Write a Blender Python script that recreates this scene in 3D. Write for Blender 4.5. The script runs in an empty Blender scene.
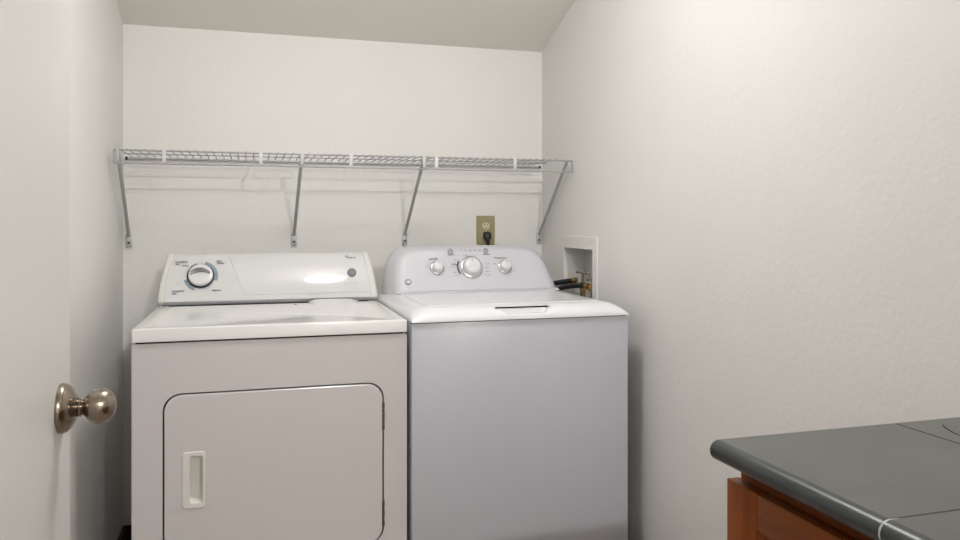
import bpy, bmesh, math, random
from mathutils import Vector, Matrix
R = math.radians
S = bpy.context.scene
COL = S.collection
random.seed(7)

# ------------------------------------------------------------------ materials
def mat(name, col, rough=0.5, metal=0.0, spec=0.5, var=0.0, vscale=8.0, bump=0.0, bscale=120.0, coat=0.0, bdist=0.002, aniso=0.0):
    m = bpy.data.materials.new(name); m.use_nodes = True
    nt = m.node_tree; b = nt.nodes['Principled BSDF']
    b.inputs['Base Color'].default_value = (*col, 1)
    b.inputs['Roughness'].default_value = rough
    b.inputs['Metallic'].default_value = metal
    b.inputs['Specular IOR Level'].default_value = spec
    b.inputs['Coat Weight'].default_value = coat
    b.inputs['Coat Roughness'].default_value = 0.05
    b.inputs['Anisotropic'].default_value = aniso
    tc = nt.nodes.new('ShaderNodeTexCoord')
    if var > 0:
        n = nt.nodes.new('ShaderNodeTexNoise'); n.inputs['Scale'].default_value = vscale
        n.inputs['Detail'].default_value = 5
        nt.links.new(tc.outputs['Object'], n.inputs['Vector'])
        r = nt.nodes.new('ShaderNodeValToRGB')
        r.color_ramp.elements[0].position = 0.3; r.color_ramp.elements[1].position = 0.7
        r.color_ramp.elements[0].color = (*[max(0, c*(1-var)) for c in col], 1)
        r.color_ramp.elements[1].color = (*[min(1, c*(1+var)) for c in col], 1)
        nt.links.new(n.outputs['Fac'], r.inputs['Fac'])
        nt.links.new(r.outputs['Color'], b.inputs['Base Color'])
    if bump > 0:
        n2 = nt.nodes.new('ShaderNodeTexNoise'); n2.inputs['Scale'].default_value = bscale
        n2.inputs['Detail'].default_value = 3
        nt.links.new(tc.outputs['Object'], n2.inputs['Vector'])
        bp = nt.nodes.new('ShaderNodeBump'); bp.inputs['Strength'].default_value = bump
        bp.inputs['Distance'].default_value = bdist
        nt.links.new(n2.outputs['Fac'], bp.inputs['Height'])
        nt.links.new(bp.outputs['Normal'], b.inputs['Normal'])
    return m

def wood(name, c1, c2, rough=0.35, stretch=(30, 30, 2.5)):
    m = bpy.data.materials.new(name); m.use_nodes = True
    nt = m.node_tree; b = nt.nodes['Principled BSDF']
    b.inputs['Roughness'].default_value = rough; b.inputs['Specular IOR Level'].default_value = 0.15
    tc = nt.nodes.new('ShaderNodeTexCoord'); mp = nt.nodes.new('ShaderNodeMapping')
    mp.inputs['Scale'].default_value = stretch
    n = nt.nodes.new('ShaderNodeTexNoise'); n.inputs['Scale'].default_value = 1.6
    n.inputs['Detail'].default_value = 6; n.inputs['Distortion'].default_value = 0.6
    r = nt.nodes.new('ShaderNodeValToRGB')
    r.color_ramp.elements[0].position = 0.3; r.color_ramp.elements[1].position = 0.75
    r.color_ramp.elements[0].color = (*c1, 1); r.color_ramp.elements[1].color = (*c2, 1)
    nt.links.new(tc.outputs['Object'], mp.inputs['Vector']); nt.links.new(mp.outputs['Vector'], n.inputs['Vector'])
    nt.links.new(n.outputs['Fac'], r.inputs['Fac']); nt.links.new(r.outputs['Color'], b.inputs['Base Color'])
    return m

def glow(name, col, strength):
    m = bpy.data.materials.new(name); m.use_nodes = True
    b = m.node_tree.nodes['Principled BSDF']
    b.inputs['Base Color'].default_value = (0.9, 0.9, 0.88, 1)
    b.inputs['Emission Color'].default_value = (*col, 1)
    b.inputs['Emission Strength'].default_value = strength
    return m

M = dict(
    wall=mat('wall_paint', (0.745, 0.735, 0.71), 0.55, spec=0.3, var=0.012, vscale=3, bump=0.5, bscale=70, bdist=0.002),
    ceil=mat('ceiling_paint', (0.80, 0.775, 0.725), 0.7, spec=0.2, bump=0.15, bscale=90),
    doorp=mat('door_paint', (0.69, 0.685, 0.66), 0.4, spec=0.35, bump=0.05, bscale=60),
    floor=wood('beige_brown_floor', (0.34, 0.29, 0.26), (0.42, 0.36, 0.32), 0.4, (3, 40, 3)),
    base=mat('dark_baseboard', (0.02, 0.016, 0.012), 0.45),
    dry=mat('dryer_enamel_shaded', (0.565, 0.537, 0.532), 0.22, spec=0.45, bump=0.02, bscale=200),  # white enamel, greyed warm to carry the shade on the front
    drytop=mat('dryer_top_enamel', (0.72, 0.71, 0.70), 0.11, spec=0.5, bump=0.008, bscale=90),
    drycon=mat('dryer_console_plastic', (0.615, 0.612, 0.615), 0.06, spec=0.5),
    greyplas=mat('mid_grey_plastic', (0.50, 0.52, 0.54), 0.35),
    cream=mat('cream_plastic', (0.66, 0.652, 0.615), 0.35),
    handle=mat('ivory_plastic', (0.66, 0.64, 0.595), 0.35),
    wash=mat('washer_enamel_shaded', (0.45, 0.455, 0.495), 0.25, spec=0.45, bump=0.02, bscale=200),  # white enamel with the cabinet's shade put in as cool grey
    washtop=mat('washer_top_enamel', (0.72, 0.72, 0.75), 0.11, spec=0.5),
    washcon=mat('washer_console_plastic', (0.54, 0.54, 0.58), 0.42, spec=0.45),
    white=mat('white_plastic', (0.86, 0.86, 0.84), 0.2),
    knobwhite=mat('knob_plastic', (0.64, 0.64, 0.65), 0.2),
    silver=mat('silver_plastic', (0.50, 0.50, 0.52), 0.25, metal=0.75),
    silvershade=mat('shaded_silver_plastic', (0.22, 0.22, 0.23), 0.3, metal=0.5),  # silver darkened to stand for the grip bar's shaded side
    chrome=mat('chrome', (0.75, 0.75, 0.75), 0.12, metal=1),
    nickel=mat('satin_nickel', (0.30, 0.255, 0.205), 0.24, metal=1, aniso=0.4),
    gapshade=mat('gap_shade_black', (0.012, 0.011, 0.012), 0.8),  # near-black filler standing for the shade in gaps
    black=mat('black_plastic', (0.008, 0.008, 0.010), 0.35),
    greybtn=mat('grey_plastic', (0.16, 0.165, 0.175), 0.4),
    midgrey=mat('warm_grey_plastic', (0.27, 0.27, 0.28), 0.4),
    ledgrey=mat('pale_grey_print', (0.33, 0.32, 0.36), 0.6),
    ink=mat('dark_print', (0.06, 0.06, 0.07), 0.6),
    inkpale=mat('faint_print', (0.35, 0.35, 0.36), 0.6),
    blue=mat('blue_grey_print', (0.20, 0.28, 0.34), 0.5),
    lilac=mat('lilac_grey_print', (0.45, 0.46, 0.55), 0.5),
    wire=mat('grey_coated_wire', (0.34, 0.335, 0.345), 0.45, spec=0.35),
    strap=mat('galvanised_steel', (0.42, 0.435, 0.43), 0.4, metal=0.25),
    clip=mat('pale_plastic_clip', (0.62, 0.61, 0.64), 0.4),
    plate=mat('tan_plastic', (0.30, 0.255, 0.125), 0.35),
    almond=mat('almond_plastic', (0.66, 0.56, 0.40), 0.35),
    valvebox=mat('white_box_plastic', (0.745, 0.735, 0.71), 0.5),
    brass=mat('brass', (0.50, 0.33, 0.12), 0.3, metal=1),
    hose=mat('black_rubber', (0.012, 0.013, 0.015), 0.45),
    pewter=mat('aged_metal', (0.36, 0.34, 0.32), 0.3, metal=0.9),
    tile=mat('dark_grey_tile', (0.074, 0.076, 0.073), 0.30, spec=0.5, var=0.14, vscale=14, bump=0.06, bscale=160),
    tilenose=mat('dark_nose_tile', (0.029, 0.034, 0.036), 0.33, spec=0.5, var=0.1, vscale=30),  # nose faces coloured darker than the tile top
    grout=mat('grout_dark', (0.035, 0.034, 0.032), 0.9),
    groutw=mat('grout_pale', (0.50, 0.50, 0.48), 0.9),
    cab=wood('reddish_brown_wood', (0.145, 0.035, 0.005), (0.24, 0.062, 0.010), 0.35),
    cabrail=wood('reddish_brown_wood_crosswise', (0.145, 0.035, 0.005), (0.24, 0.062, 0.010), 0.35, (30, 2.5, 30)),
    cabd=wood('brown_wood_frame', (0.13, 0.029, 0.005), (0.20, 0.046, 0.009), 0.4),
    hinge=mat('rusty_steel', (0.16, 0.13, 0.115), 0.5, metal=0.7),
    lampbase=mat('lamp_metal', (0.6, 0.58, 0.55), 0.3, metal=1),
    lampA=glow('lit_lamp_glass', (1.0, 0.99, 0.975), 1.0),
    lampB=glow('lit_hall_lamp_glass', (1.0, 0.99, 0.975), 1.0),
)

# ------------------------------------------------------------------ helpers
def link(name, bm, m, parent=None, smooth=True, angle=35, loc=None, mats=None):
    bmesh.ops.recalc_face_normals(bm, faces=bm.faces)
    me = bpy.data.meshes.new(name); bm.to_mesh(me); bm.free()
    if smooth:
        me.shade_smooth(); me.set_sharp_from_angle(angle=R(angle))
    for mm in (mats or [m]): me.materials.append(mm)
    o = bpy.data.objects.new(name, me); COL.objects.link(o)
    if parent: o.parent = parent
    if loc: o.location = loc
    return o

def thing(name, label, cat, loc=(0, 0, 0), rotz=0, group=None):
    o = bpy.data.objects.new(name, None); COL.objects.link(o)
    o.empty_display_size = 0.1
    o.location = loc; o.rotation_euler = (0, 0, rotz)
    o['label'] = label; o['category'] = cat
    if group: o['group'] = group
    return o

def struct(name, bm, m, label, cat, **k):
    o = link(name, bm, m, **k); o['kind'] = 'structure'; o['label'] = label; o['category'] = cat
    return o

def box(bm, x0, x1, y0, y1, z0, z1, bev=0.0, seg=2, mi=0):
    r = bmesh.ops.create_cube(bm, size=1)
    vs = r['verts']
    for v in vs:
        v.co = Vector((x0 if v.co.x < 0 else x1, y0 if v.co.y < 0 else y1, z0 if v.co.z < 0 else z1))
    fs = set(f for v in vs for f in v.link_faces)
    for f in fs: f.material_index = mi
    if bev > 0:
        es = list(set(e for v in vs for e in v.link_edges))
        bmesh.ops.bevel(bm, geom=es, offset=bev, segments=seg, profile=0.5, affect='EDGES', clamp_overlap=True)
    return bm

def bxm(*a, **k):
    return box(bmesh.new(), *a, **k)

def rrect(x0, x1, z0, z1, r, n=8):
    """rounded rectangle as a loop of (a, b), 4*(n+1) points"""
    out = []
    for cx, cz, a0 in ((x1-r, z1-r, 0), (x0+r, z1-r, 90), (x0+r, z0+r, 180), (x1-r, z0+r, 270)):
        for i in range(n+1):
            a = R(a0+90*i/n); out.append((cx+r*math.cos(a), cz+r*math.sin(a)))
    return out

def loops(bm, rings, cap0=True, cap1=True, closed=True, mi=0):
    """bridge consecutive rings of 3-D points"""
    vr = [[bm.verts.new(p) for p in ring] for ring in rings]
    n = len(vr[0])
    for a, b in zip(vr, vr[1:]):
        for i in range(n if closed else n-1):
            j = (i+1) % n
            try:
                f = bm.faces.new((a[i], a[j], b[j], b[i])); f.material_index = mi
            except ValueError: pass
    if cap0: f = bm.faces.new(vr[0]); f.material_index = mi
    if cap1: f = bm.faces.new(vr[-1]); f.material_index = mi
    return vr

def ringplate(bm, outer, inner, y0, y1, f=lambda a, y, b: (a, y, b)):
    """plate with a hole between y0 (front) and y1 (back)"""
    vr = loops(bm, [[f(a, y0, b) for a, b in outer], [f(a, y0, b) for a, b in inner],
                    [f(a, y1, b) for a, b in inner], [f(a, y1, b) for a, b in outer]], False, False)
    n = len(outer)
    for i in range(n):
        j = (i+1) % n
        bm.faces.new((vr[3][i], vr[3][j], vr[0][j], vr[0][i]))
    return bm

def lathe(bm, prof, axis_o, axis_d, n=32, mi=0):
    """prof: list of (radius, height along axis)"""
    d = Vector(axis_d).normalized(); o = Vector(axis_o)
    q = d.to_track_quat('Z', 'Y')
    rings = []
    for r, h in prof:
        r = max(r, 1e-5)
        rings.append([o + q @ Vector((r*math.cos(2*math.pi*i/n), r*math.sin(2*math.pi*i/n), h)) for i in range(n)])
    loops(bm, rings, True, True, mi=mi)
    return bm

def tube(bm, pts, r, n=8, mi=0):
    pts = [Vector(p) for p in pts]
    rings = []
    up = None
    for i, p in enumerate(pts):
        t = (pts[min(i+1, len(pts)-1)] - pts[max(i-1, 0)]).normalized()
        if up is None:
            up = Vector((0, 0, 1)) if abs(t.z) < 0.9 else Vector((1, 0, 0))
        a = t.cross(up).normalized(); b = a.cross(t).normalized(); up = b
        rr = r[i] if isinstance(r, (list, tuple)) else r
        rings.append([p + a*rr*math.cos(2*math.pi*k/n) + b*rr*math.sin(2*math.pi*k/n) for k in range(n)])
    loops(bm, rings, mi=mi)
    return bm

def spline(pts, k=8):
    pts = [Vector(p) for p in pts]; out = []
    P = [pts[0]] + pts + [pts[-1]]
    for i in range(1, len(P)-2):
        p0, p1, p2, p3 = P[i-1:i+3]
        for j in range(k):
            t = j/k
            out.append(0.5*((2*p1)+(p2-p0)*t+(2*p0-5*p1+4*p2-p3)*t*t+(3*p1-p0-3*p2+p3)*t**3))
    out.append(pts[-1]); return out

def prism(bm, pts, f, d0, d1, mi=0):
    """extrude polygon pts from depth d0 to d1; f(a, b, d) -> 3-D"""
    loops(bm, [[f(a, b, d0) for a, b in pts], [f(a, b, d1) for a, b in pts]], mi=mi)
    return bm

def text_bm(bm, s, size, place, align='CENTER', shear=0.0, bold=0.0, mi=0):
    """lettering as a flat mesh; place(u, v) -> 3-D"""
    c = bpy.data.curves.new('lettering', 'FONT'); c.body = s; c.size = size
    c.align_x = align; c.align_y = 'CENTER'; c.shear = shear; c.offset = bold; c.resolution_u = 2
    o = bpy.data.objects.new('lettering', c); COL.objects.link(o)
    bpy.context.view_layer.update()
    me = bpy.data.meshes.new_from_object(o.evaluated_get(bpy.context.evaluated_depsgraph_get()))
    vs = [bm.verts.new(place(v.co.x, v.co.y)) for v in me.vertices]
    for p in me.polygons:
        try:
            f = bm.faces.new([vs[i] for i in p.vertices]); f.material_index = mi
        except ValueError: pass
    bpy.data.objects.remove(o); bpy.data.curves.remove(c); bpy.data.meshes.remove(me)
    return bm

def cut(bm, cutters):
    """boolean difference baked into a new bmesh"""
    me = bpy.data.meshes.new('solid'); bmesh.ops.recalc_face_normals(bm, faces=bm.faces); bm.to_mesh(me); bm.free()
    o = bpy.data.objects.new('solid', me); COL.objects.link(o)
    tmp = []
    for cb in cutters:
        cm = bpy.data.meshes.new('cutter'); bmesh.ops.recalc_face_normals(cb, faces=cb.faces); cb.to_mesh(cm); cb.free()
        co = bpy.data.objects.new('cutter', cm); COL.objects.link(co); tmp.append(co)
        md = o.modifiers.new('cut', 'BOOLEAN'); md.operation = 'DIFFERENCE'; md.object = co; md.solver = 'EXACT'
    bpy.context.view_layer.update()
    r = bpy.data.meshes.new_from_object(o.evaluated_get(bpy.context.evaluated_depsgraph_get()))
    out = bmesh.new(); out.from_mesh(r)
    for x in tmp + [o]: bpy.data.objects.remove(x)
    bpy.data.meshes.remove(r)
    return out

# ------------------------------------------------------------------ camera
CAMH = 1.2
cd = bpy.data.cameras.new('camera'); cam = bpy.data.objects.new('camera', cd); COL.objects.link(cam)
cam.location = (0, 0, CAMH); cam.rotation_euler = (R(90), 0, R(-16.6))
cd.sensor_width = 36; cd.lens = 36*770/960; cd.shift_y = -48/960; cd.clip_start = 0.02
S.camera = cam

# ------------------------------------------------------------------ the room
XL, XR, YB, YF = -0.458, 1.222, 3.15, -3.2
ZB, SLOPE, ZC = 1.942, 0.36, 2.58
YC = YB - (ZC-ZB)/SLOPE
T = 0.12
struct('floor', bxm(XL-T, XR+T, YF-T, YB+T, -0.05, 0), M['floor'], 'plain floor of the laundry room', 'floor')
def profile_wall(x0, x1, hole=None):
    bm = bmesh.new()
    top = lambda y: ZC if y <= YC else ZC-(y-YC)*SLOPE
    ys = [YF, YC, YB]; inner = x0 if hole else None
    if not hole:
        prism(bm, [(YF, 0), (YB, 0), (YB, ZB), (YC, ZC), (YF, ZC)], lambda a, b, d: (d, a, b), x0, x1)
    return bm
struct('wall_left', profile_wall(XL-T, XL), M['wall'], 'off-white left wall beside the dryer, behind the open door', 'wall')
# right wall with the opening for the washing machine outlet box
HY0, HY1, HZ0, HZ1 = 2.618, 2.902, 0.875, 1.103
rw = profile_wall(XR, XR+T)
rw = cut(rw, [bxm(XR-0.05, XR+0.10, HY0, HY1, HZ0, HZ1)])
struct('wall_right', rw, M['wall'], 'off-white textured right wall running behind the counter', 'wall')
struct('wall_back', bxm(XL-T, XR+T, YB, YB+T, 0, ZB+0.02), M['wall'], 'off-white back wall carrying the wire shelf', 'wall')
struct('wall_front', bxm(XL-T, XR+T, YF-T, YF, 0, ZC), M['wall'], 'off-white wall behind the viewer', 'wall')
cb = bmesh.new()
prism(cb, [(YF-T, ZC), (YC, ZC), (YB+T, ZB-T*SLOPE), (YB+T, ZC+0.1), (YF-T, ZC+0.1)], lambda a, b, d: (d, a, b), XL-T, XR+T)
struct('ceiling', cb, M['ceil'], 'ceiling sloping down to the back wall', 'ceiling', angle=10)
struct('baseboard_back', bxm(XL, XR, YB-0.012, YB, 0, 0.062, 0.002), M['base'], 'dark baseboard under the back wall', 'baseboard')
struct('baseboard_left', bxm(XL, XL+0.012, 0.68, YB-0.012, 0, 0.062, 0.002), M['base'], 'dark baseboard along the left wall', 'baseboard')

# ------------------------------------------------------------------ open door on the left
XD = -0.27
DY0, DY1 = 0.575, 1.335
jb = bxm(XL, XD-0.002, 0.46, 0.57, 0, 2.07, 0.002)
struct('trim_1', jb, M['doorp'], 'white jamb the open door hangs on', 'door trim')
door = thing('door_1', 'white flat door standing open at the left with a round metal knob', 'door', (XD, DY0, 0))
door['kind'] = 'structure'
slab = bxm(-0.035, 0, 0.0, DY1-DY0, 0.01, 2.03, 0.0015)
link('door_panel', slab, M['doorp'], door)
for z in (0.25, 1.05, 1.8):
    hb = bmesh.new(); tube(hb, [(0.004, -0.004, z-0.045), (0.004, -0.004, z+0.045)], 0.006, 12)
    link('door_hinge', hb, M['nickel'], door)
KY, KZ = 1.270-DY0, 0.924
kb = bmesh.new()
lathe(kb, [(0.0365, 0), (0.0370, 0.002), (0.0365, 0.006), (0.0345, 0.0085), (0.0352, 0.0095), (0.033, 0.0125), (0.029, 0.016), (0.0210, 0.0205), (0.0165, 0.0225), (0.0, 0.0225)], (0, KY, KZ), (1, 0, 0), 48)
link('door_rosette', kb, M['nickel'], door)
kb = bmesh.new()
prof = [(0.0140, 0.020), (0.0135, 0.0255), (0.0142, 0.026), (0.0142, 0.0285), (0.0118, 0.029), (0.0122, 0.032)]
for i in range(1, 19):
    a = math.pi*i/18
    c_ = 0.0535 - 0.0225*math.cos(a)
    r_ = 0.0262*math.sin(a)**0.85 if i < 18 else 0
    if c_ > 0.0335 and (r_ > 0.0125 or i > 9): prof.append((r_, c_))
lathe(kb, prof, (0, KY, KZ), (1, 0, 0), 48)
link('door_knob', kb, M['nickel'], door, angle=60)
kb = bxm(-0.028, -0.007, DY1-DY0-0.0005, DY1-DY0+0.0012, KZ-0.028, KZ+0.028)
link('latch_plate', kb, M['nickel'], door)

# ------------------------------------------------------------------ dryer
dr = thing('clothes_dryer', 'white front-loading clothes dryer with a single round dial, left of the washing machine', 'dryer', (-0.3030, 2.2275, 0), R(-0.4))
W, D = 0.7420, 0.680
ch = rrect(0.0765, 0.6745, 0.268, 0.7365, 0.048)
bm = bmesh.new()
ringplate(bm, rrect(0, W, 0.03, 0.8735, 0.006), ch, 0, 0.025)
box(bm, 0.0005, W-0.0005, 0.0245, D-0.02, 0.03, 0.8735)
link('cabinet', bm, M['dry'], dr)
bm = bmesh.new()
ringplate(bm, rrect(0.074, 0.677, 0.2655, 0.739, 0.05), rrect(0.10, 0.645, 0.29, 0.71, 0.03), 0.0195, 0.0243)
box(bm, 0.01, W-0.01, 0.006, D-0.03, 0.8735, 0.8793)
link('door_gap_shade', bm, M['gapshade'], dr)  # dark fill painting the shade in the door and top gaps
# door with a hole for the grip
dp = lambda a, y, b: (a, y, b)
hin = rrect(0.128, 0.183, 0.427, 0.575, 0.006)
do = rrect(0.081, 0.670, 0.2725, 0.732, 0.0445)
doi = rrect(0.083, 0.668, 0.2745, 0.730, 0.0425)
bm = bmesh.new()
vr = loops(bm, [[(a, -0.003, b) for a, b in hin], [(a, -0.003, b) for a, b in doi], [(a, -0.0012, b) for a, b in do],
                [(a, 0.016, b) for a, b in do], [(a, 0.016, b) for a, b in hin], [(a, -0.003, b) for a, b in hin]], False, False)
bmesh.ops.remove_doubles(bm, verts=bm.verts, dist=1e-6)
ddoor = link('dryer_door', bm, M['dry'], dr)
# recessed grip
bm = bmesh.new()
fo = rrect(0.1255, 0.1855, 0.4245, 0.5775, 0.009)
fo2 = rrect(0.1275, 0.1835, 0.4265, 0.5755, 0.008)
fi = rrect(0.1455, 0.1795, 0.437, 0.566, 0.006)
fi2 = rrect(0.1465, 0.1785, 0.438, 0.565, 0.006)
fb = rrect(0.139, 0.169, 0.446, 0.557, 0.006)
loops(bm, [[(a, -0.003, b) for a, b in fo], [(a, -0.0065, b) for a, b in fo2], [(a, -0.0065, b) for a, b in fi],
           [(a, -0.005, b) for a, b in fi2], [(a, 0.017, b) for a, b in fb]], False, True)
g = link('grip', bm, M['handle'], ddoor); g['label'] = 'ivory recessed plastic grip'
for z0, z1 in ((0.598, 0.677), (0.318, 0.392)):
    bm = bmesh.new()
    for k in range(5):
        a = z0+(z1-z0)*k/5; b = z0+(z1-z0)*(k+1)/5-0.0015
        tube(bm, [(0.6722, -0.0005, a), (0.6722, -0.0005, b)], 0.0042 if k % 2 else 0.0048, 10)
    h = link('hinge', bm, M['hinge'], ddoor)
# top sheet with a shallow raised rim
bm = bmesh.new()
def ro(x0, x1, y0, y1, r, z): return [(a, b, z) for a, b in rrect(x0, x1, y0, y1, r, 6)]
loops(bm, [ro(0.002, W-0.002, -0.004, D, 0.004, 0.8785), ro(0, W, -0.006, D, 0.005, 0.8795), ro(0, W, -0.006, D, 0.005, 0.9115),
           ro(0.0007, W-0.0007, -0.0053, D, 0.005, 0.9132), ro(0.0025, W-0.0025, -0.0035, D-0.002, 0.005, 0.914), ro(0.030, W-0.030, 0.03, D-0.02, 0.02, 0.914),
           ro(0.036, W-0.036, 0.036, D-0.026, 0.02, 0.9118)])
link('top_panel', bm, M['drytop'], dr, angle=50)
# lint screen grip on the top
bm = bmesh.new()
lr = []
for x, k in ((0.496, 0.0), (0.508, 0.6), (0.520, 1.0), (0.640, 1.0), (0.654, 0.6), (0.672, 0.0)):
    y0 = 0.555-0.085*k
    lr.append([(x, y0, 0.9112), (x, y0+0.012, 0.9122+0.0020*k), (x, y0+0.06*k+0.005, 0.9150+0.0095*k), (x, 0.562, 0.9165+0.0095*k), (x, 0.574, 0.9155+0.0085*k), (x, 0.574, 0.9112)])
loops(bm, lr)
l = link('lint_screen', bm, M['drytop'], dr, angle=40)
bm = bmesh.new()
lathe(bm, [(0.004, 0), (0.004, 0.0025), (0.002, 0.0035), (0, 0.0035)], (0.45, 0.53, 0.9115), (0, 0, 1), 12)
link('screw', bm, M['silver'], dr)
# console: slanted, its ends sloping inwards towards the top
TILT = R(28.2)
FL = 0.177
def bulge(zh): return 0.0052*max(0.0, 1-((zh-0.086)/0.086)**2)
def face(zh, off=0.0):       # (y, z) a distance zh up the slightly bowed, slanted face
    off = off + bulge(zh)
    y = 0.582 + zh*math.sin(TILT) - off*math.cos(TILT); z = 0.928 + zh*math.cos(TILT) + off*math.sin(TILT)
    return y, z
cprof = [(0.598, 0.9125), (0.590, 0.9175), (0.5835, 0.9265)] + [face(0.165*i/10) for i in range(11)] + [(face(FL)[0]+0.004, face(FL)[1]+0.001),
         (face(FL)[0]+0.016, face(FL)[1]+0.003), (0.686, face(FL)[1]-0.004), (0.688, 0.9125)]
def cx(z, side):             # console end positions
    k = (z-0.914)/0.175
    k = max(0, k)**1.6
    return (-0.005+0.025*k) if side == 0 else (0.7465-0.024*k)
def console_seg(u0, u1, m, name, grow=0.0, uneven=None):
    """u: distance from the left/right end inwards"""
    bm = bmesh.new()
    r0 = []; r1 = []
    for y, z in cprof:
        yy = y - (grow if y < 0.68 else 0); zz = z + (grow if z > 1.05 else 0)
        r0.append((u0(z), yy, zz)); r1.append((u1(z), yy, zz))
    loops(bm, [r0, r1])
    return link(name, bm, m, dr, angle=40)
con = console_seg(lambda z: cx(z, 0)+0.020, lambda z: cx(z, 1)-0.023, M['drycon'], 'console')
def endcap(side):
    bm = bmesh.new(); rings = []
    sg = 1 if side == 0 else -1
    w = 0.0195 if side == 0 else 0.0225
    for d, sh in ((0.0, 0.010), (0.002, 0.004), (0.006, 0.0), (w, 0.0)):
        ring = []
        for y, z in cprof:
            g = 0.0015
            yy = y - g + sh*(1 if y < 0.675 else 0)*0.8; zz = z + (g if z > 1.05 else 0) - (sh*0.7 if z > 1.05 else 0)
            ring.append((cx(z, side)+sg*d, yy, zz))
        rings.append(ring)
    loops(bm, rings)
    c = link('console_end_cap', bm, M['cream'], dr, angle=50); c['label'] = 'cream plastic end cap of the console'
endcap(0); endcap(1)
bm = bmesh.new()
box(bm, 0.012, 0.738, 0.584, 0.60, 0.9110, 0.9155); link('console_gap_shade', bm, M['gapshade'], dr)  # dark strip painted in for the shade under the console
bm = bmesh.new()
loops(bm, [[(x, 0.5915, 0.9150), (x, 0.5865, 0.9225), (x, 0.5815, 0.9275), (x, 0.59, 0.9275), (x, 0.60, 0.9150)] for x in (0.022, 0.726)])
c = link('console_foot', bm, M['greyplas'], dr); c['label'] = 'grey strip along the foot of the console'
def fpt(x, zc, off=0.0012):  # point on the console face at height zc
    zh = (zc-0.928)/math.cos(TILT); y, z = face(zh, off); return (x, y, z)
NRM = Vector((0, -math.cos(TILT), math.sin(TILT)))
# the glossy overlay right of the slanted crease
bm = bmesh.new()
rows = [0.944+(1.078-0.944)*i/10 for i in range(11)]
xl = lambda z: 0.283-0.058*(z-0.940)/0.136
xr_ = lambda z: 0.714-0.014*(z-0.940)/0.136
fr_ = [bm.verts.new(fpt(xl(z), z, 0.0014)) for z in rows]; fr2 = [bm.verts.new(fpt(xr_(z), z, 0.0014)) for z in rows]
bk_ = [bm.verts.new(fpt(xl(z)-0.001, z, -0.0005)) for z in rows]; bk2 = [bm.verts.new(fpt(xr_(z)+0.001, z, -0.0005)) for z in rows]
for i in range(10):
    bm.faces.new((fr_[i], fr2[i], fr2[i+1], fr_[i+1])); bm.faces.new((bk_[i], fr_[i], fr_[i+1], bk_[i+1])); bm.faces.new((fr2[i], bk2[i], bk2[i+1], fr2[i+1]))
bm.faces.new((bk_[0], bk2[0], fr2[0], fr_[0])); bm.faces.new((bk_[-1], fr_[-1], fr2[-1], bk2[-1]))
link('console_overlay', bm, M['drycon'], dr)
# dial
DC = (0.133, 1.0085)
dial = bmesh.new(); o = fpt(*DC, 0.001)
lathe(dial, [(0.0455, 0), (0.0458, 0.004), (0.0440, 0.007), (0.0415, 0.0072), (0, 0.0072)], o, NRM, 48)
dl = link('dial_ring', dial, M['black'], dr)
bm = bmesh.new()
lathe(bm, [(0.0408, 0.0065), (0.0408, 0.011), (0.0385, 0.0165), (0.032, 0.0180), (0, 0.0185)], o, NRM, 48)
dk = link('dial', bm, M['knobwhite'], dr)
def facemap(cxy, off):
    ox = Vector(fpt(*cxy, 0.0)); ux = Vector((1, 0, 0)); uz = NRM.cross(ux) * -1
    uz = Vector((0, math.sin(TILT), math.cos(TILT)))
    return lambda u, v, h=off: ox + ux*u + uz*v + NRM*h
f = facemap(DC, 0.0)
bm = bmesh.new()             # grip bar across the dial: an arched crescent
pa = []; pb = []
for i in range(13):
    t = -1+2*i/12
    u = 0.0315*t; pa.append((u, 0.0215-0.013*t*t-0.002*t)); pb.append((u, 0.0075-0.009*t*t+0.002*t))
poly = pa + pb[::-1]
loops(bm, [[f(u, v, 0.017) for u, v in poly], [f(u, v, 0.026) for u, v in poly], [f(u*0.94, 0.011+(v-0.011)*0.7, 0.0275) for u, v in poly]])
g = link('grip_bar', bm, M['silvershade'], dk); g['label'] = 'silver arched grip bar across the dial'
bm = bmesh.new()
def sector(bm, r0, r1, a0, a1, off=0.0022, mi=0, n=12):
    A = [R(a0+(a1-a0)*i/n) for i in range(n+1)]
    vi = [bm.verts.new(f(r0*math.cos(a), r0*math.sin(a), off)) for a in A]
    vo = [bm.verts.new(f(r1*math.cos(a), r1*math.sin(a), off)) for a in A]
    for i in range(n):
        q = bm.faces.new((vi[i], vi[i+1], vo[i+1], vo[i])); q.material_index = mi
sector(bm, 0.0464, 0.0571, -20, 75); sector(bm, 0.0464, 0.0571, 195, 248)
sector(bm, 0.0464, 0.0517, 105, 130); sector(bm, 0.0464, 0.0529, 138, 168, mi=1); sector(bm, 0.0464, 0.0517, 280, 315, mi=1)
sector(bm, 0.0452, 0.0505, 130, 134, mi=2); sector(bm, 0.0452, 0.0505, 203, 207, off=0.0026, mi=2)
for a in (88, 176, 185, 265, 325, 340): sector(bm, 0.0476, 0.0494, a-2, a+2, mi=3, n=2)
link('dial_markings', bm, None, dr, mats=[M['blue'], M['lilac'], M['ink'], M['inkpale']], smooth=False)
bm = bmesh.new()
def dtext(s, x, z, size, mi=0, **k):
    ff = facemap((x, z), 0.0034); bm = bmesh.new(); text_bm(bm, s, size, lambda u, v: ff(u, v), **k)
    link('lettering', bm, M['inkpale' if mi else 'ink'], dr, smooth=False)
dtext('AUTOMATIC', 0.068, 1.0575, 0.0070, bold=0.0003); dtext('DRY', 0.056, 1.0495, 0.0070, bold=0.0003)
dtext('TIMED', 0.192, 1.0585, 0.0066, bold=0.0003); dtext('DRYING', 0.197, 1.0510, 0.0066, bold=0.0003)
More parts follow.
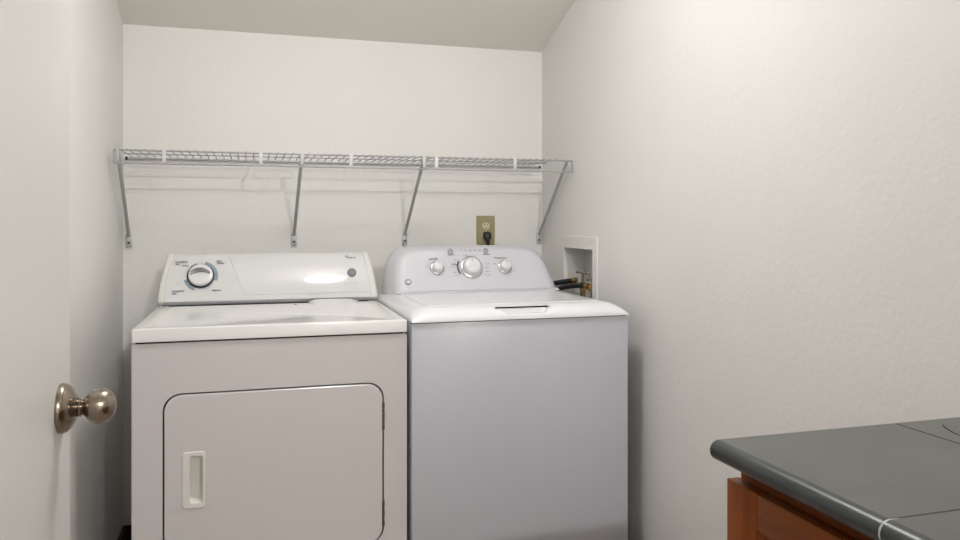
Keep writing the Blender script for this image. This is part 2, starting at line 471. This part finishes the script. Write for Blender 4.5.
dtext('AUTOMATIC', 0.061, 0.9600, 0.0070, bold=0.0003); dtext('DRY', 0.050, 0.9520, 0.0070, bold=0.0003)
dtext('TIMED DRY', 0.186, 0.9600, 0.0062, bold=0.0003)
dtext('NORMAL', 0.081, 1.044, 0.0056, bold=0.0002); dtext('LESS DRY', 0.063, 0.984, 0.0055, mi=1)
dtext('Whirlpool', 0.655, 1.0655, 0.0080, shear=0.15, bold=0.0003)
dtext('PUSH TO START', 0.650, 0.973, 0.0070, mi=1)
bx = facemap((0.650, 1.0705), 0.0034)
bv = [bm.verts.new(bx(u, v)) for u, v in ((-0.018, -0.001), (-0.004, 0.0005), (-0.007, 0.0028), (-0.016, 0.0022))]
bm.faces.new(bv)
link('logo_swoosh', bm, M['ink'], dr, smooth=False)
bm = bmesh.new()
lathe(bm, [(0.0165, 0), (0.0165, 0.004), (0.0150, 0.006), (0.013, 0.0052), (0, 0.0042)], fpt(0.6555, 1.0110, 0.0012), NRM, 32)
b = link('start_button', bm, M['greybtn'], dr); b['label'] = 'round grey push button'
for x in (0.05, W-0.05):
    for y in (0.06, D-0.08):
        bm = bmesh.new(); lathe(bm, [(0.022, 0.0), (0.022, 0.012), (0.012, 0.016), (0.012, 0.032)], (x, y, 0), (0, 0, 1), 16)
        link('foot', bm, M['black'], dr)

# ------------------------------------------------------------------ washing machine
wm = thing('washing_machine', 'white top-loading washing machine with three round knobs, beside the right wall', 'washing machine', (0.4485, 2.2, 0))
W2, D2 = 0.698, 0.66
bm = bmesh.new()
box(bm, 0.001, W2-0.001, 0.002, D2-0.02, 0.03, 0.9035, 0.003)
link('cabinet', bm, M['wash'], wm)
bm = bxm(0.006, W2-0.006, 0.006, D2-0.03, 0.9030, 0.9065); link('seam_shade', bm, M['gapshade'], wm)  # dark fill for the shade between cabinet and cover
# top cover: domed edges, flat in the middle
bm = bmesh.new()
def xs_list():
    r = [0, 0.001, 0.003, 0.007, 0.013, 0.021, 0.031, 0.043, 0.057, 0.073]
    m_ = [0.073+(W2-0.146)*i/16 for i in range(1, 16)]
    return r + m_ + [W2-a for a in reversed(r)]
ys_list = [-0.004+a for a in (0, 0.001, 0.003, 0.007, 0.013, 0.021, 0.031, 0.043, 0.057, 0.073, 0.12, 0.2, 0.3, 0.4, 0.5, 0.58, 0.65)]
def hgt(x, y):
    def q(d, r): d = max(0, min(d, r)); return math.sqrt(max(0, 1-(1-d/r)**2))
    a = q(y+0.004, 0.073); b = q(min(x, W2-x), 0.066)
    return 0.909 + 0.036*a*b
xsl = xs_list()
grid = [[bm.verts.new((x, y, hgt(x, y))) for x in xsl] for y in ys_list]
bot = [[bm.verts.new((x, y, 0.9063)) for x in xsl] for y in ys_list]
ny, nx = len(ys_list), len(xsl)
for j in range(ny-1):
    for i in range(nx-1):
        bm.faces.new((grid[j][i], grid[j][i+1], grid[j+1][i+1], grid[j+1][i]))
        bm.faces.new((bot[j][i], bot[j+1][i], bot[j+1][i+1], bot[j][i+1]))
for i in range(nx-1):
    bm.faces.new((grid[0][i], bot[0][i], bot[0][i+1], grid[0][i+1])); bm.faces.new((grid[-1][i], grid[-1][i+1], bot[-1][i+1], bot[-1][i]))
for j in range(ny-1):
    bm.faces.new((grid[j][0], grid[j+1][0], bot[j+1][0], bot[j][0])); bm.faces.new((grid[j][-1], bot[j][-1], bot[j+1][-1], grid[j+1][-1]))
c1 = bmesh.new()
prism(c1, [(0.290, 0.9215), (0.416, 0.9215), (0.470, 0.965), (0.236, 0.965)], lambda a, b, d: (a, d, b), -0.05, 0.040)
c2 = bmesh.new()
prism(c2, [(0.266, 0.9345), (0.440, 0.9345), (0.445, 0.9398), (0.261, 0.9398)], lambda a, b, d: (a, d, b), 0.02, 0.075)
bm = cut(bm, [c1, c2])
bmesh.ops.remove_doubles(bm, verts=bm.verts, dist=1e-5)
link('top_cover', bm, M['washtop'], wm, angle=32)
bm = bxm(0.2665, 0.4395, 0.050, 0.0745, 0.9346, 0.9397); link('grip_slot_shade', bm, M['gapshade'], wm)  # dark block standing for the shade inside the slot
# hinged lid
bm = bmesh.new()
def rl(i, z, r=0.02): return [(a, b, z) for a, b in rrect(0.062+i, 0.632-i, 0.078+i, 0.462-i, r, 6)]
loops(bm, [rl(0, 0.9435), rl(0, 0.9458), rl(0.001, 0.9466), rl(0.003, 0.9468), rl(0.03, 0.9468)])
link('lid', bm, M['washtop'], wm, angle=50)
# console
WT = R(24)
WNRM = Vector((0, -math.cos(WT), math.sin(WT)))
def wpt(x, z, off=0.0):
    zh = (z-0.943)/math.cos(WT)
    return Vector((x, 0.503+zh*math.sin(WT), z)) + WNRM*off
def wout(grow):
    """front outline of the console, grown outwards"""
    pts = []
    base = [(0.030, 0.9380), (0.036, 0.9756), (0.043, 1.0120), (0.051, 1.0432), (0.060, 1.0640), (0.073, 1.0817), (0.090, 1.0953), (0.112, 1.1025), (0.140, 1.1051),
            (0.20, 1.1067), (0.27, 1.1079), (0.335, 1.1083)]
    full = base + [(0.676-x+0.006, z) for x, z in reversed(base[:-1])]
    cxm = 0.341; czm = 1.02
    for x, z in full:
        sx = (x-cxm)/0.31; sz = max(0.0, (z-czm)/0.086)
        pts.append((x+grow*sx+0.014*max(0.0, 1-(z-0.938)/0.15), z+grow*0.55*sz))
    return pts
bm = bmesh.new()
rings = []
for grow, off in ((-0.050, 0.0), (-0.036, -0.0006), (-0.022, -0.0024), (-0.010, -0.0065), (-0.001, -0.013), (0.005, -0.022)):
    rings.append([wpt(x, z, off) for x, z in wout(grow)])
def backring(gx, y0, k, dz=0.0):
    out = []
    for x, z in wout(gx):
        p = wpt(x, z, -0.022)
        out.append(Vector((p.x, p.y+(y0-p.y)*k, p.z + dz*(max(0, z-1.02)/0.083))))
    return out
rings += [backring(0.013, 0.64, 0.25), backring(0.021, 0.64, 0.5), backring(0.028, 0.645, 0.8, -0.004), backring(0.024, 0.65, 1.0, -0.014)]
loops(bm, rings)
wcon = link('console', bm, M['washcon'], wm, angle=60)
# fillet strip where console meets cover
bm = bmesh.new()
rr = []
for x in (0.046, 0.1, 0.2, 0.35, 0.5, 0.6, 0.664):
    rr.append([(x, 0.482, 0.9445), (x, 0.492, 0.947), (x, 0.5035, 0.953), (x, 0.512, 0.951), (x, 0.512, 0.944)])
loops(bm, rr); link('console_foot', bm, M['washcon'], wm, angle=85)
def knob(x, z, r, name):
    o = wpt(x, z, 0.0)
    bm = bmesh.new()
    lathe(bm, [(r*1.28, -0.001), (r*1.28, 0.002), (r*1.18, 0.0045), (r*1.05, 0.0055), (0, 0.0055)], o, WNRM, 40)
    ring = link('knob_ring', bm, M['silver'], wm)
    bm = bmesh.new()
    lathe(bm, [(r*1.0, 0.005), (r*1.0, 0.010), (r*0.93, 0.020), (r*0.84, 0.026), (r*0.70, 0.0285), (r*0.4, 0.0295), (0, 0.0298)], o, WNRM, 40)
    k = link(name, bm, M['knobwhite'], wm, angle=50)
    bm = bmesh.new()
    q = lambda u, v, h: o + Vector((1, 0, 0))*u + Vector((0, math.sin(WT), math.cos(WT)))*v + WNRM*h
    prism(bm, [(-0.0008, r*0.35), (0.0008, r*0.35), (0.0008, r*0.66), (-0.0008, r*0.66)], q, 0.0270, 0.0296)
    link('pointer_line', bm, M['greybtn'], k)
knob(0.3355, 1.0322, 0.0345, 'cycle_knob')
knob(0.2055, 1.0315, 0.0215, 'knob')
knob(0.4655, 1.0315, 0.0215, 'knob')
def wmap(x, z, off=0.0012):
    o = wpt(x, z, 0.0)
    return lambda u, v, h=off: o + Vector((1, 0, 0))*u + Vector((0, math.sin(WT), math.cos(WT)))*v + WNRM*h
bm = bmesh.new()
f = wmap(0.3335, 1.0325)
sector(bm, 0.0465, 0.0535, 150, 212, off=0.0012)
link('dial_markings', bm, M['ink'], wm, smooth=False)
for x in (0.2625, 0.3985):
    bm = bmesh.new()
    lathe(bm, [(0.0110, -0.001), (0.0110, 0.0025), (0.0080, 0.0035), (0.0062, 0.0026), (0, 0.0026)], wpt(x, 1.0910), WNRM, 24)
    b = link('push_button', bm, M['midgrey'], wm); b['label'] = 'small round grey button'
for k in range(5):
    bm = bmesh.new(); g = wmap(0.302+0.0185*k, 1.0925)
    bm.faces.new([bm.verts.new(g(u, v)) for u, v in ((-0.0048, 0.005), (-0.0022, 0.005), (0.0008, -0.0015), (0.0026, 0.005), (0.0048, 0.005), (0.0018, -0.0045), (-0.0002, -0.0045))])
    link('indicator_mark', bm, M['ledgrey'], wm, smooth=False)
bm = bmesh.new(); g = wmap(0.283, 1.0910)
bm.faces.new([bm.verts.new(g(u, v)) for u, v in ((-0.0025, -0.003), (0.003, 0), (-0.0025, 0.003))])
link('indicator_arrow', bm, M['ledgrey'], wm, smooth=False)
bm = bmesh.new()
def wtext(s, x, z, size, mi=0, **k):
    ff = wmap(x, z); bm = bmesh.new(); text_bm(bm, s, size, lambda u, v: ff(u, v), **k)
    link('lettering', bm, (M['ink'], M['inkpale'], M['blue'])[mi], wm, smooth=False)
def bar(x0, x1, z, h=0.0012, mi=0):
    ff = wmap((x0+x1)/2, z); w = (x1-x0)/2
    q = bm.faces.new([bm.verts.new(ff(u, v)) for u, v in ((-w, -h/2), (w, -h/2), (w, h/2), (-w, h/2))]); q.material_index = mi
wtext('Load Size', 0.194, 1.0645, 0.0088, bold=0.0003)
wtext('Cycles', 0.272, 1.043, 0.0085, bold=0.0003)
wtext('Temperature', 0.452, 1.0645, 0.0092, bold=0.0003)
wtext('Deep Fill', 0.2630, 1.0785, 0.0064, bold=0.0002); wtext('Start/Pause', 0.4020, 1.0785, 0.0064, bold=0.0002)
bar(0.232, 0.302, 1.0742, 0.0009)
wtext('Lid', 0.421, 1.0945, 0.0062, mi=1, align='LEFT'); wtext('Locked', 0.421, 1.0875, 0.0062, mi=1, align='LEFT')
wtext('Small', 0.172, 1.0455, 0.006, mi=1); wtext('Sensing', 0.166, 1.0345, 0.006, mi=1); wtext('Super', 0.248, 1.0315, 0.006, mi=1)
for s, z, x in (('Heavy', 1.0605, 0.286), ('Light', 1.049, 0.279), ('Normal', 1.0345, 0.276), ('Bulky', 1.0145, 0.280), ('Rinse', 1.003, 0.284)):
    wtext(s, x, z, 0.006, mi=0, align='RIGHT')
wtext('Whites', 0.318, 1.0755, 0.006); wtext('Colors', 0.350, 1.0762, 0.006, mi=2)
for s, z, x in (('Casuals', 1.044, 0.388), ('Jeans', 1.031, 0.391), ('Delicates', 1.0165, 0.388), ('Drain/Spin', 1.004, 0.383)):
    wtext(s, x, z, 0.006, align='LEFT')
wtext('Hot', 0.427, 1.043, 0.006, bold=0.0002); wtext('Cool', 0.497, 1.025, 0.006, mi=1, align='LEFT'); wtext('Cold', 0.494, 1.016, 0.006, mi=1, align='LEFT')
link('printed_line', bm, M['inkpale'], wm, smooth=False)
bm = bmesh.new()             # oval maker's badge
f = wmap(0.0935, 0.9845, 0.0)
n = 32
ov = lambda k, h: [f(0.0125*k*math.cos(2*math.pi*i/n), 0.0110*k*math.sin(2*math.pi*i/n), h) for i in range(n)]
loops(bm, [ov(1.0, -0.001), ov(1.0, 0.002), ov(0.93, 0.0028), ov(0.80, 0.0028), ov(0.76, 0.0020)])
bdg = link('badge', bm, M['midgrey'], wm); bdg['label'] = 'small oval grey badge'
bm = bmesh.new(); text_bm(bm, 'GE', 0.0115, lambda u, v: f(u, v, 0.0024), shear=0.25, bold=0.0003)
link('badge_lettering', bm, M['white'], bdg, smooth=False)
for x in (0.055,):
    bm = bmesh.new(); lathe(bm, [(0.0028, 0), (0.0028, 0.002), (0, 0.0028)], (x, 0.468, 0.9445), (0, 0, 1), 10); link('lid_hinge_pin', bm, M['greybtn'], wm)
for x in (0.05, W2-0.05):
    for y in (0.06, D2-0.08):
        bm = bmesh.new(); lathe(bm, [(0.022, 0.0), (0.022, 0.012), (0.012, 0.016), (0.012, 0.032)], (x, y, 0), (0, 0, 1), 16)
        link('foot', bm, M['black'], wm)

# ------------------------------------------------------------------ wire shelf
SY, SZ = 2.81, 1.441
sx0, sx1 = XL+0.020, XR-0.004
LOW = 0.044
sh = thing('wire_shelf', 'long grey wire shelf on slanted braces fixed to the back wall', 'shelf', (0, YB, SZ))
V = lambda x, y, z: (x, y-YB, z-SZ)
bm = bmesh.new()
x = sx0 + 0.014
while x < sx1-0.045:
    tube(bm, [V(x, SY, SZ+0.004), V(x, YB-0.012, SZ+0.004)], 0.0019, 6); x += 0.0272
for y in (2.965,): tube(bm, [V(sx0+0.010, y, SZ+0.0008), V(sx1-0.045, y, SZ+0.0008)], 0.0024, 8)
link('wire_deck', bm, M['wire'], sh)
bm = bmesh.new(); tube(bm, [V(sx0, SY, SZ), V(sx1, SY, SZ)], 0.0032, 10); link('front_rail', bm, M['wire'], sh)
bm = bmesh.new(); tube(bm, [V(sx0, SY-0.004, SZ-LOW), V(sx1, SY-0.004, SZ-LOW)], 0.0030, 10)
for xx in (sx0+0.001, sx1-0.001): tube(bm, [V(xx, SY, SZ), V(xx, SY-0.004, SZ-LOW)], 0.0024, 8)
link('lower_rail', bm, M['wire'], sh)
bm = bmesh.new(); tube(bm, [V(-0.446, YB-0.012, SZ-0.002), V(sx1-0.012, YB-0.012, SZ-0.002)], 0.0042, 10)
br = link('back_rail', bm, M['strap'], sh)
for xx in (-0.448, sx1-0.016):
    bm = bmesh.new(); tube(bm, [V(xx, YB-0.012, SZ-0.002), V(xx+0.008, YB-0.012, SZ-0.002)], 0.0062, 12); link('end_plug', bm, M['black'], br)
for xx in (-0.281, 0.035, 0.349, 0.666, 0.977):
    bm = bxm(xx-0.0062, xx+0.0062, SY-0.0085-YB, SY-0.0035-YB, -LOW+0.006, 0.004, 0.0012)
    c = link('rail_clip', bm, M['clip'], sh); c['label'] = 'pale grey rail clip'
for xt, xf, hk in ((-0.425, -0.437, 0.0052), (0.176, 0.166, 0.0072), (0.620, 0.612, 0.0072), (1.196, 1.206, 0)):
    bm = bmesh.new()
    # rolled steel strap from the rail down to the wall foot
    a = Vector(V(xt, SY+0.004, SZ-0.006)); b = Vector(V(xf, YB-0.006, 1.148))
    tube(bm, [a, a.lerp(b, 0.05), a.lerp(b, 0.95), b], [0.0066, 0.0064, 0.0064, 0.0060], 10)
    # hook over the front rails
    if hk: box(bm, xt-hk, xt+hk, SY-0.0095-YB, SY+0.006-YB, -LOW+0.004, 0.005, 0.0015)
    s_ = link('support_brace', bm, M['strap'], sh)
    bm = bxm(xf-0.0105, xf+0.0105, -0.008, 0, 1.104-SZ, 1.153-SZ, 0.002)
    ft = link('wall_foot', bm, M['strap'], s_)
    bm = bmesh.new(); lathe(bm, [(0.0042, 0), (0.0042, 0.002), (0.002, 0.003), (0, 0.003)], (xf, -0.0078, 1.122-SZ), (0, -1, 0), 12)
    link('screw', bm, M['black'], ft)

# ------------------------------------------------------------------ wall outlet and plug
ou = thing('wall_outlet', 'tan electrical outlet plate on the back wall above the washing machine', 'outlet', (0.9635, YB, 1.164))
bm = bmesh.new()
pr = lambda i, y, r=0.006: [(a, y, b) for a, b in rrect(-0.0405+i, 0.0405-i, -0.0625+i, 0.0625-i, r, 4)]
loops(bm, [pr(0, 0), pr(0, -0.003), pr(0.003, -0.0065), pr(0.008, -0.007)])
link('cover_plate', bm, M['plate'], ou)
for z in (0.0195, -0.0195):
    bm = bmesh.new()
    rc = lambda k, y: [(0.0172*k*max(-0.88, min(0.88, math.cos(t)*1.02))*1.0, y, z+0.0145*k*max(-0.92, min(0.92, math.sin(t)))) for t in [2*math.pi*i/32 for i in range(32)]]
    loops(bm, [rc(1, -0.006), rc(1, -0.0088), rc(0.94, -0.0095)])
    rec = link('receptacle', bm, M['almond'], ou); rec['label'] = 'almond coloured receptacle'
    bm = bmesh.new()
    box(bm, -0.0085, -0.0052, -0.0102, -0.0093, z+0.0005, z+0.0085); box(bm, 0.0052, 0.0085, -0.0102, -0.0093, z+0.0012, z+0.0078)
    lathe(bm, [(0.0028, 0), (0.0028, 0.0008), (0, 0.0008)], (0, -0.0094, z-0.0070), (0, -1, 0), 12)
    link('slot', bm, M['black'], rec)
bm = bmesh.new(); lathe(bm, [(0.003, 0), (0.003, 0.0015), (0, 0.002)], (0, -0.0068, 0), (0, -1, 0), 12); link('screw', bm, M['almond'], ou)
pg = thing('power_plug', 'black plug in the lower socket of the tan outlet, its cord dropping behind the washer', 'plug', (0.9655, YB-0.0104, 1.143))
bm = bmesh.new()
def pl(w, h, y, zc, r): return [(a, y, b+zc) for a, b in rrect(-w, w, -h, h, r, 4)]
loops(bm, [pl(0.0165, 0.0150, -0.0002, 0.000, 0.009), pl(0.0170, 0.0155, -0.010, 0.000, 0.009), pl(0.0150, 0.0150, -0.022, -0.003, 0.009), pl(0.010, 0.011, -0.028, -0.006, 0.007)])
rg = []
for z, w, y, d in ((0.002, 0.014, -0.017, 0.0105), (-0.012, 0.0125, -0.019, 0.009), (-0.025, 0.0085, -0.021, 0.007), (-0.038, 0.0060, -0.021, 0.0055), (-0.045, 0.0048, -0.021, 0.0045)):
    rg.append([(w*math.cos(2*math.pi*i/16), y+d*math.sin(2*math.pi*i/16), z) for i in range(16)])
loops(bm, rg)
link('plug_body', bm, M['black'], pg, angle=60)
bm = bmesh.new(); tube(bm, spline([(0, -0.021, -0.040), (0, -0.021, -0.10), (-0.01, -0.026, -0.25), (-0.02, -0.03, -0.45), (-0.05, -0.06, -0.60)]), 0.0042, 10)
link('cord', bm, M['black'], pg)

# ------------------------------------------------------------------ washing machine outlet box in the right wall
ob = thing('outlet_box', 'white recessed washing machine outlet box in the right wall with two taps', 'outlet box', (XR, 2.781, 0.875))
B = lambda x, y, z: (x-XR, y-2.781, z-0.875)
bm = bmesh.new()
fo = rrect(2.582, 2.950, 0.845, 1.146, 0.006, 4); fi = rrect(2.624, 2.896, 0.882, 1.097, 0.004, 4)
fo2 = rrect(2.584, 2.948, 0.847, 1.144, 0.006, 4)
def R3(l, x): return [B(x, a, b) for a, b in l]
loops(bm, [R3(fo, XR-0.0005), R3(fo, XR-0.003), R3(fo2, XR-0.0048), R3(fi, XR-0.0048), R3(fi, XR+0.0)], False, False)
link('frame', bm, M['valvebox'], ob)
bm = bmesh.new()
loops(bm, [R3(fi, XR), R3(fi, XR+0.092)], False, True)
link('recess', bm, M['valvebox'], ob)
for (y, zt, col) in ((2.808, 1.0, 0), (2.712, 0.975, 1)):
    bm = bmesh.new()
    xv = 1.262
    tube(bm, [B(xv, y, 0.884), B(xv, y, 0.962)], 0.0105, 14)
    tube(bm, [B(xv, y, 0.930), B(xv-0.012, y+0.012, 0.955)], 0.009, 12)
    va = link('tap', bm, M['brass'], ob)
    bm = bmesh.new()
    tube(bm, [B(xv, y, 0.958), B(xv, y, zt)], [0.0062, 0.0048], 10)
    lathe(bm, [(0.007, -0.005), (0.009, 0.0), (0.007, 0.006), (0.0, 0.007)], B(xv, y, zt), (0, 0, 1), 14)
    for sgn in (-1, 1):
        d = Vector((-0.25*sgn, 0.97*sgn, 0))
        c0 = Vector(B(xv, y, zt))
        tube(bm, [c0, c0+d*0.012, c0+d*0.030, c0+d*0.036, c0+d*0.040], [0.0048, 0.0042, 0.0050, 0.0062, 0.003], 10)
    link('tap_handle', bm, M['pewter'], va)
def hose(label, p0, pts):
    t = thing('water_hose', label, 'hose', p0, 0, 'washer water hoses')
    o = Vector(p0)
    P = [Vector(p)-o for p in pts]
    d = (P[1]-P[0]).normalized()
    bm = bmesh.new(); lathe(bm, [(0.0095, 0), (0.0125, 0.001), (0.0125, 0.010), (0.0105, 0.011), (0.0105, 0.020), (0.0085, 0.021), (0, 0.021)], P[0], d, 8)
    c = link('coupling', bm, M['brass'], t); c['label'] = 'brass hose coupling'
    bm = bmesh.new(); tube(bm, spline([P[0]+d*0.018]+P[1:]), 0.0105, 14); link('hose_tube', bm, M['hose'], t)
hose('black water hose from the farther tap, brass coupling showing', (1.246, 2.828, 0.968), [(1.246, 2.828, 0.968), (1.215, 2.868, 0.961), (1.17, 2.93, 0.944), (1.10, 2.985, 0.900), (1.02, 3.03, 0.82), (0.95, 3.06, 0.65)])
hose('black water hose from the nearer tap, crossing below the other hose', (1.249, 2.724, 0.952), [(1.249, 2.724, 0.952), (1.226, 2.765, 0.953), (1.19, 2.85, 0.938), (1.14, 2.93, 0.905), (1.06, 2.985, 0.85), (0.96, 3.02, 0.70)])

# ------------------------------------------------------------------ counter at the right
CT, CX, CYE = 0.900, 0.605, 0.924
CY0 = -0.42
GY = 0.627                    # joint across the counter
ctp = thing('countertop', 'dark grey tiled countertop with a rounded front edge at the right', 'countertop', (0.9, 0.3, 0.862))
C_ = lambda x, y, z: (x-0.9, y-0.3, z-0.862)
rN = 0.0137
nose = []
for i in range(13):
    a = R(90+180*i/12)
    nose.append((CX+rN*1.05+rN*1.05*math.cos(a), CT-rN+rN*math.sin(a)))
def tile_edge(bm, y0, y1):
    e = 0.0012
    prof = nose + [(CX+0.05, CT-2*rN), (CX+0.05, CT-0.012), (0.9185, CT-0.012), (0.9185, CT)]
    vr = loops(bm, [[C_(a, y, b) for a, b in prof] for y in (y0, y1)])
    vs = set(v for r in vr for v in r[:13])
    for fc in bm.faces:
        if len(fc.verts) == 4 and all(v in vs for v in fc.verts): fc.material_index = 1
def tile_flat(bm, x0, x1, y0, y1):
    box(bm, x0-0.9, x1-0.9, y0-0.3, y1-0.3, CT-0.012-0.862, CT-0.862)
bm = bmesh.new()
g = 0.0015
ys = [CYE, GY+g]
joints = [(GY+g, CYE)]
y = GY
while y > CY0:
    joints.append((max(y-0.305, CY0)+g, y-g)); y -= 0.305
for y0, y1 in joints:
    tile_edge(bm, y0, y1); tile_flat(bm, 0.9185+2*g, XR-0.002, y0, y1)
link('tile_surface', bm, None, ctp, angle=30, mats=[M['tile'], M['tilenose']])
bm = bmesh.new()
box(bm, CX+0.055-0.9, XR-0.002-0.9, CY0-0.3, CYE-0.004-0.3, CT-2*rN-0.862+0.0006, CT-0.0018-0.862)
link('grout_bed', bm, M['grout'], ctp)
for y0, y1 in joints[:-1]:
    inn = [(CX+rN*1.05+(a-CX-rN*1.05)*0.97, CT-rN+(b-CT+rN)*0.97) for a, b in nose] + [(CX+0.03, CT-2*rN+0.001), (CX+0.03, CT-0.0015)]
    bm2 = bmesh.new(); loops(bm2, [[C_(a, yy, b) for a, b in inn] for yy in (y0-2.3*g, y0+0.3*g)])
    ng = link('nosing_grout', bm2, M['groutw'], ctp); ng['label'] = 'pale grout joint in the rounded edge'
bm = bmesh.new()
sc = spline([(0.982, 0.896, CT), (0.972, 0.884, CT), (0.9635, 0.868, CT), (0.9565, 0.852, CT), (0.951, 0.834, CT)], 5)
tube(bm, [C_(p.x, p.y, CT+0.0001) for p in sc], [0.0003]+[0.0011]*8+[0.0009]*(len(sc)-13)+[0.0006]*3+[0.0002], 6)
s = link('scratch', bm, M['grout'], ctp); s['label'] = 'thin dark curved scratch on the tile'

XF, XFD = 0.653, 0.633        # face frame and door faces
cabn = thing('base_cabinet', 'reddish-brown wooden base cabinet with recessed-panel doors under the tiled counter', 'cabinet', (0.94, 0.3, 0))
K = lambda x0, x1, y0, y1, z0, z1: (x0-0.94, x1-0.94, y0-0.3, y1-0.3, z0, z1)
CABT = 0.8720
link('carcass', bxm(*K(XF+0.019, XR-0.003, CY0+0.01, 0.9215, 0.10, CABT), 0.001), M['cabd'], cabn)
ya, yb_ = CY0+0.01, 0.9215
for nm, bb in [('frame_rail', (ya, yb_, CABT-0.045, CABT)), ('frame_rail', (ya, yb_, 0.10, 0.14))] + [('frame_stile', (y0, y0+0.04, 0.14, CABT-0.045)) for y0 in (yb_-0.04, 0.465, ya)]:
    link(nm, bxm(*K(XF, XF+0.019, *bb), 0.0004), M['cabd'], cabn)
link('toe_kick', bxm(*K(XF+0.075, XF+0.09, ya, yb_, 0, 0.10)), M['base'], cabn)
def cdoor(y0, y1, z0=0.125, z1=0.845, st=0.066, rl_=0.048):
    bm = bmesh.new()
    fo = rrect(y0+st, y1-st, z0+rl_, z1-rl_, 0.001, 1); fi = rrect(y0+st+0.010, y1-st-0.010, z0+rl_+0.010, z1-rl_-0.010, 0.001, 1)
    loops(bm, [[(XF-0.002-0.94, a-0.3, b) for a, b in fo], [(XFD+0.002-0.94, a-0.3, b) for a, b in fo], [(XFD+0.010-0.94, a-0.3, b) for a, b in fi], [(XFD+0.0105-0.94, a-0.3, b) for a, b in fi]], True, True)
    dpar = link('cabinet_door', bm, M['cab'], cabn)
    for a, b in ((y1-st, y1), (y0, y0+st)): link('door_stile', bxm(*K(XFD, XF-0.001, a, b, z0, z1), 0.0014), M['cab'], dpar)
    for a, b in ((z1-rl_, z1-0.0006), (z0, z0+rl_)): link('door_rail', bxm(*K(XFD+0.0003, XF-0.001, y0+st, y1-st, a, b), 0.0010), M['cabrail'], dpar)
cdoor(0.492, 0.9255)
cdoor(-0.395, 0.488)

# ------------------------------------------------------------------ lamps (on the ceiling, above the frame) and an added spot
def lamp(label, x, y, r, m):
    t = thing('ceiling_lamp', label, 'ceiling lamp', (x, y, min(ZC, ZC-(y-YC)*SLOPE)), 0, 'ceiling lamps')
    bm = bmesh.new(); lathe(bm, [(0.06, 0.02), (0.06, -0.012), (0.05, -0.02), (0.012, -0.022), (0.012, -0.125), (0, -0.125)], (0, 0, 0), (0, 0, 1), 32); link('lamp_stem', bm, M['lampbase'], t)
    bm = bmesh.new()
    prof = [(r*math.cos(R(a)), -0.17-0.036*math.sin(R(a))) for a in range(-75, 90, 15)]
    lathe(bm, [(0.0, -0.1345)] + prof + [(0.0, -0.206)], (0, 0, 0), (0, 0, 1), 40); link('lamp_shade', bm, m, t)
lamp('round lit ceiling lamp over the laundry floor', 0.39, 1.76, 0.10, M['lampA'])
lamp('round lit ceiling lamp far behind the viewer', 0.75, -2.0, 0.14, M['lampB'])
M['lampA'].node_tree.nodes['Principled BSDF'].inputs['Emission Strength'].default_value = 160
M['lampB'].node_tree.nodes['Principled BSDF'].inputs['Emission Strength'].default_value = 290
sp = thing('added_spotlight', 'added small spotlight far behind the viewer, for the shelf shadows', 'spotlight', (0.95, -2.1, ZC))  # made-up lamp, added to throw the shelf's shadows on the wall
bm = bmesh.new(); lathe(bm, [(0.045, 0), (0.045, -0.015), (0.012, -0.018), (0.012, -0.10), (0, -0.10)], (0, 0, 0), (0, 0, 1), 24); link('added_spot_mount', bm, M['lampbase'], sp)
aim = Vector((0.35, 3.1, 1.35)) - Vector((0.95, -2.1, ZC-0.14)); q_ = aim.to_track_quat('-Z', 'Y')
bm = bmesh.new(); lathe(bm, [(0.05, -0.09), (0.055, 0.02), (0.052, 0.02), (0.047, -0.06), (0, -0.06)], (0, 0, -0.14), aim, 32); link('added_spot_head', bm, M['lampbase'], sp)
ld = bpy.data.lights.new('added_spot', 'SPOT'); lo = bpy.data.objects.new('added_spot', ld); COL.objects.link(lo); lo.parent = sp
lo.location = Vector((0, 0, -0.14)) + aim.normalized()*0.012; lo.rotation_euler = q_.to_euler()
ld.energy = 215; ld.color = (1, 0.985, 0.96); ld.spot_size = R(52); ld.spot_blend = 0.6; ld.shadow_soft_size = 0.03

w = bpy.data.worlds.new('world'); S.world = w; w.use_nodes = True
w.node_tree.nodes['Background'].inputs['Color'].default_value = (0.5, 0.5, 0.5, 1)
w.node_tree.nodes['Background'].inputs['Strength'].default_value = 0.2
S.view_settings.view_transform = 'Standard'; S.view_settings.look = 'None'
S.view_settings.gamma = 1; S.view_settings.use_curve_mapping = False
S.view_settings.exposure = -0.60
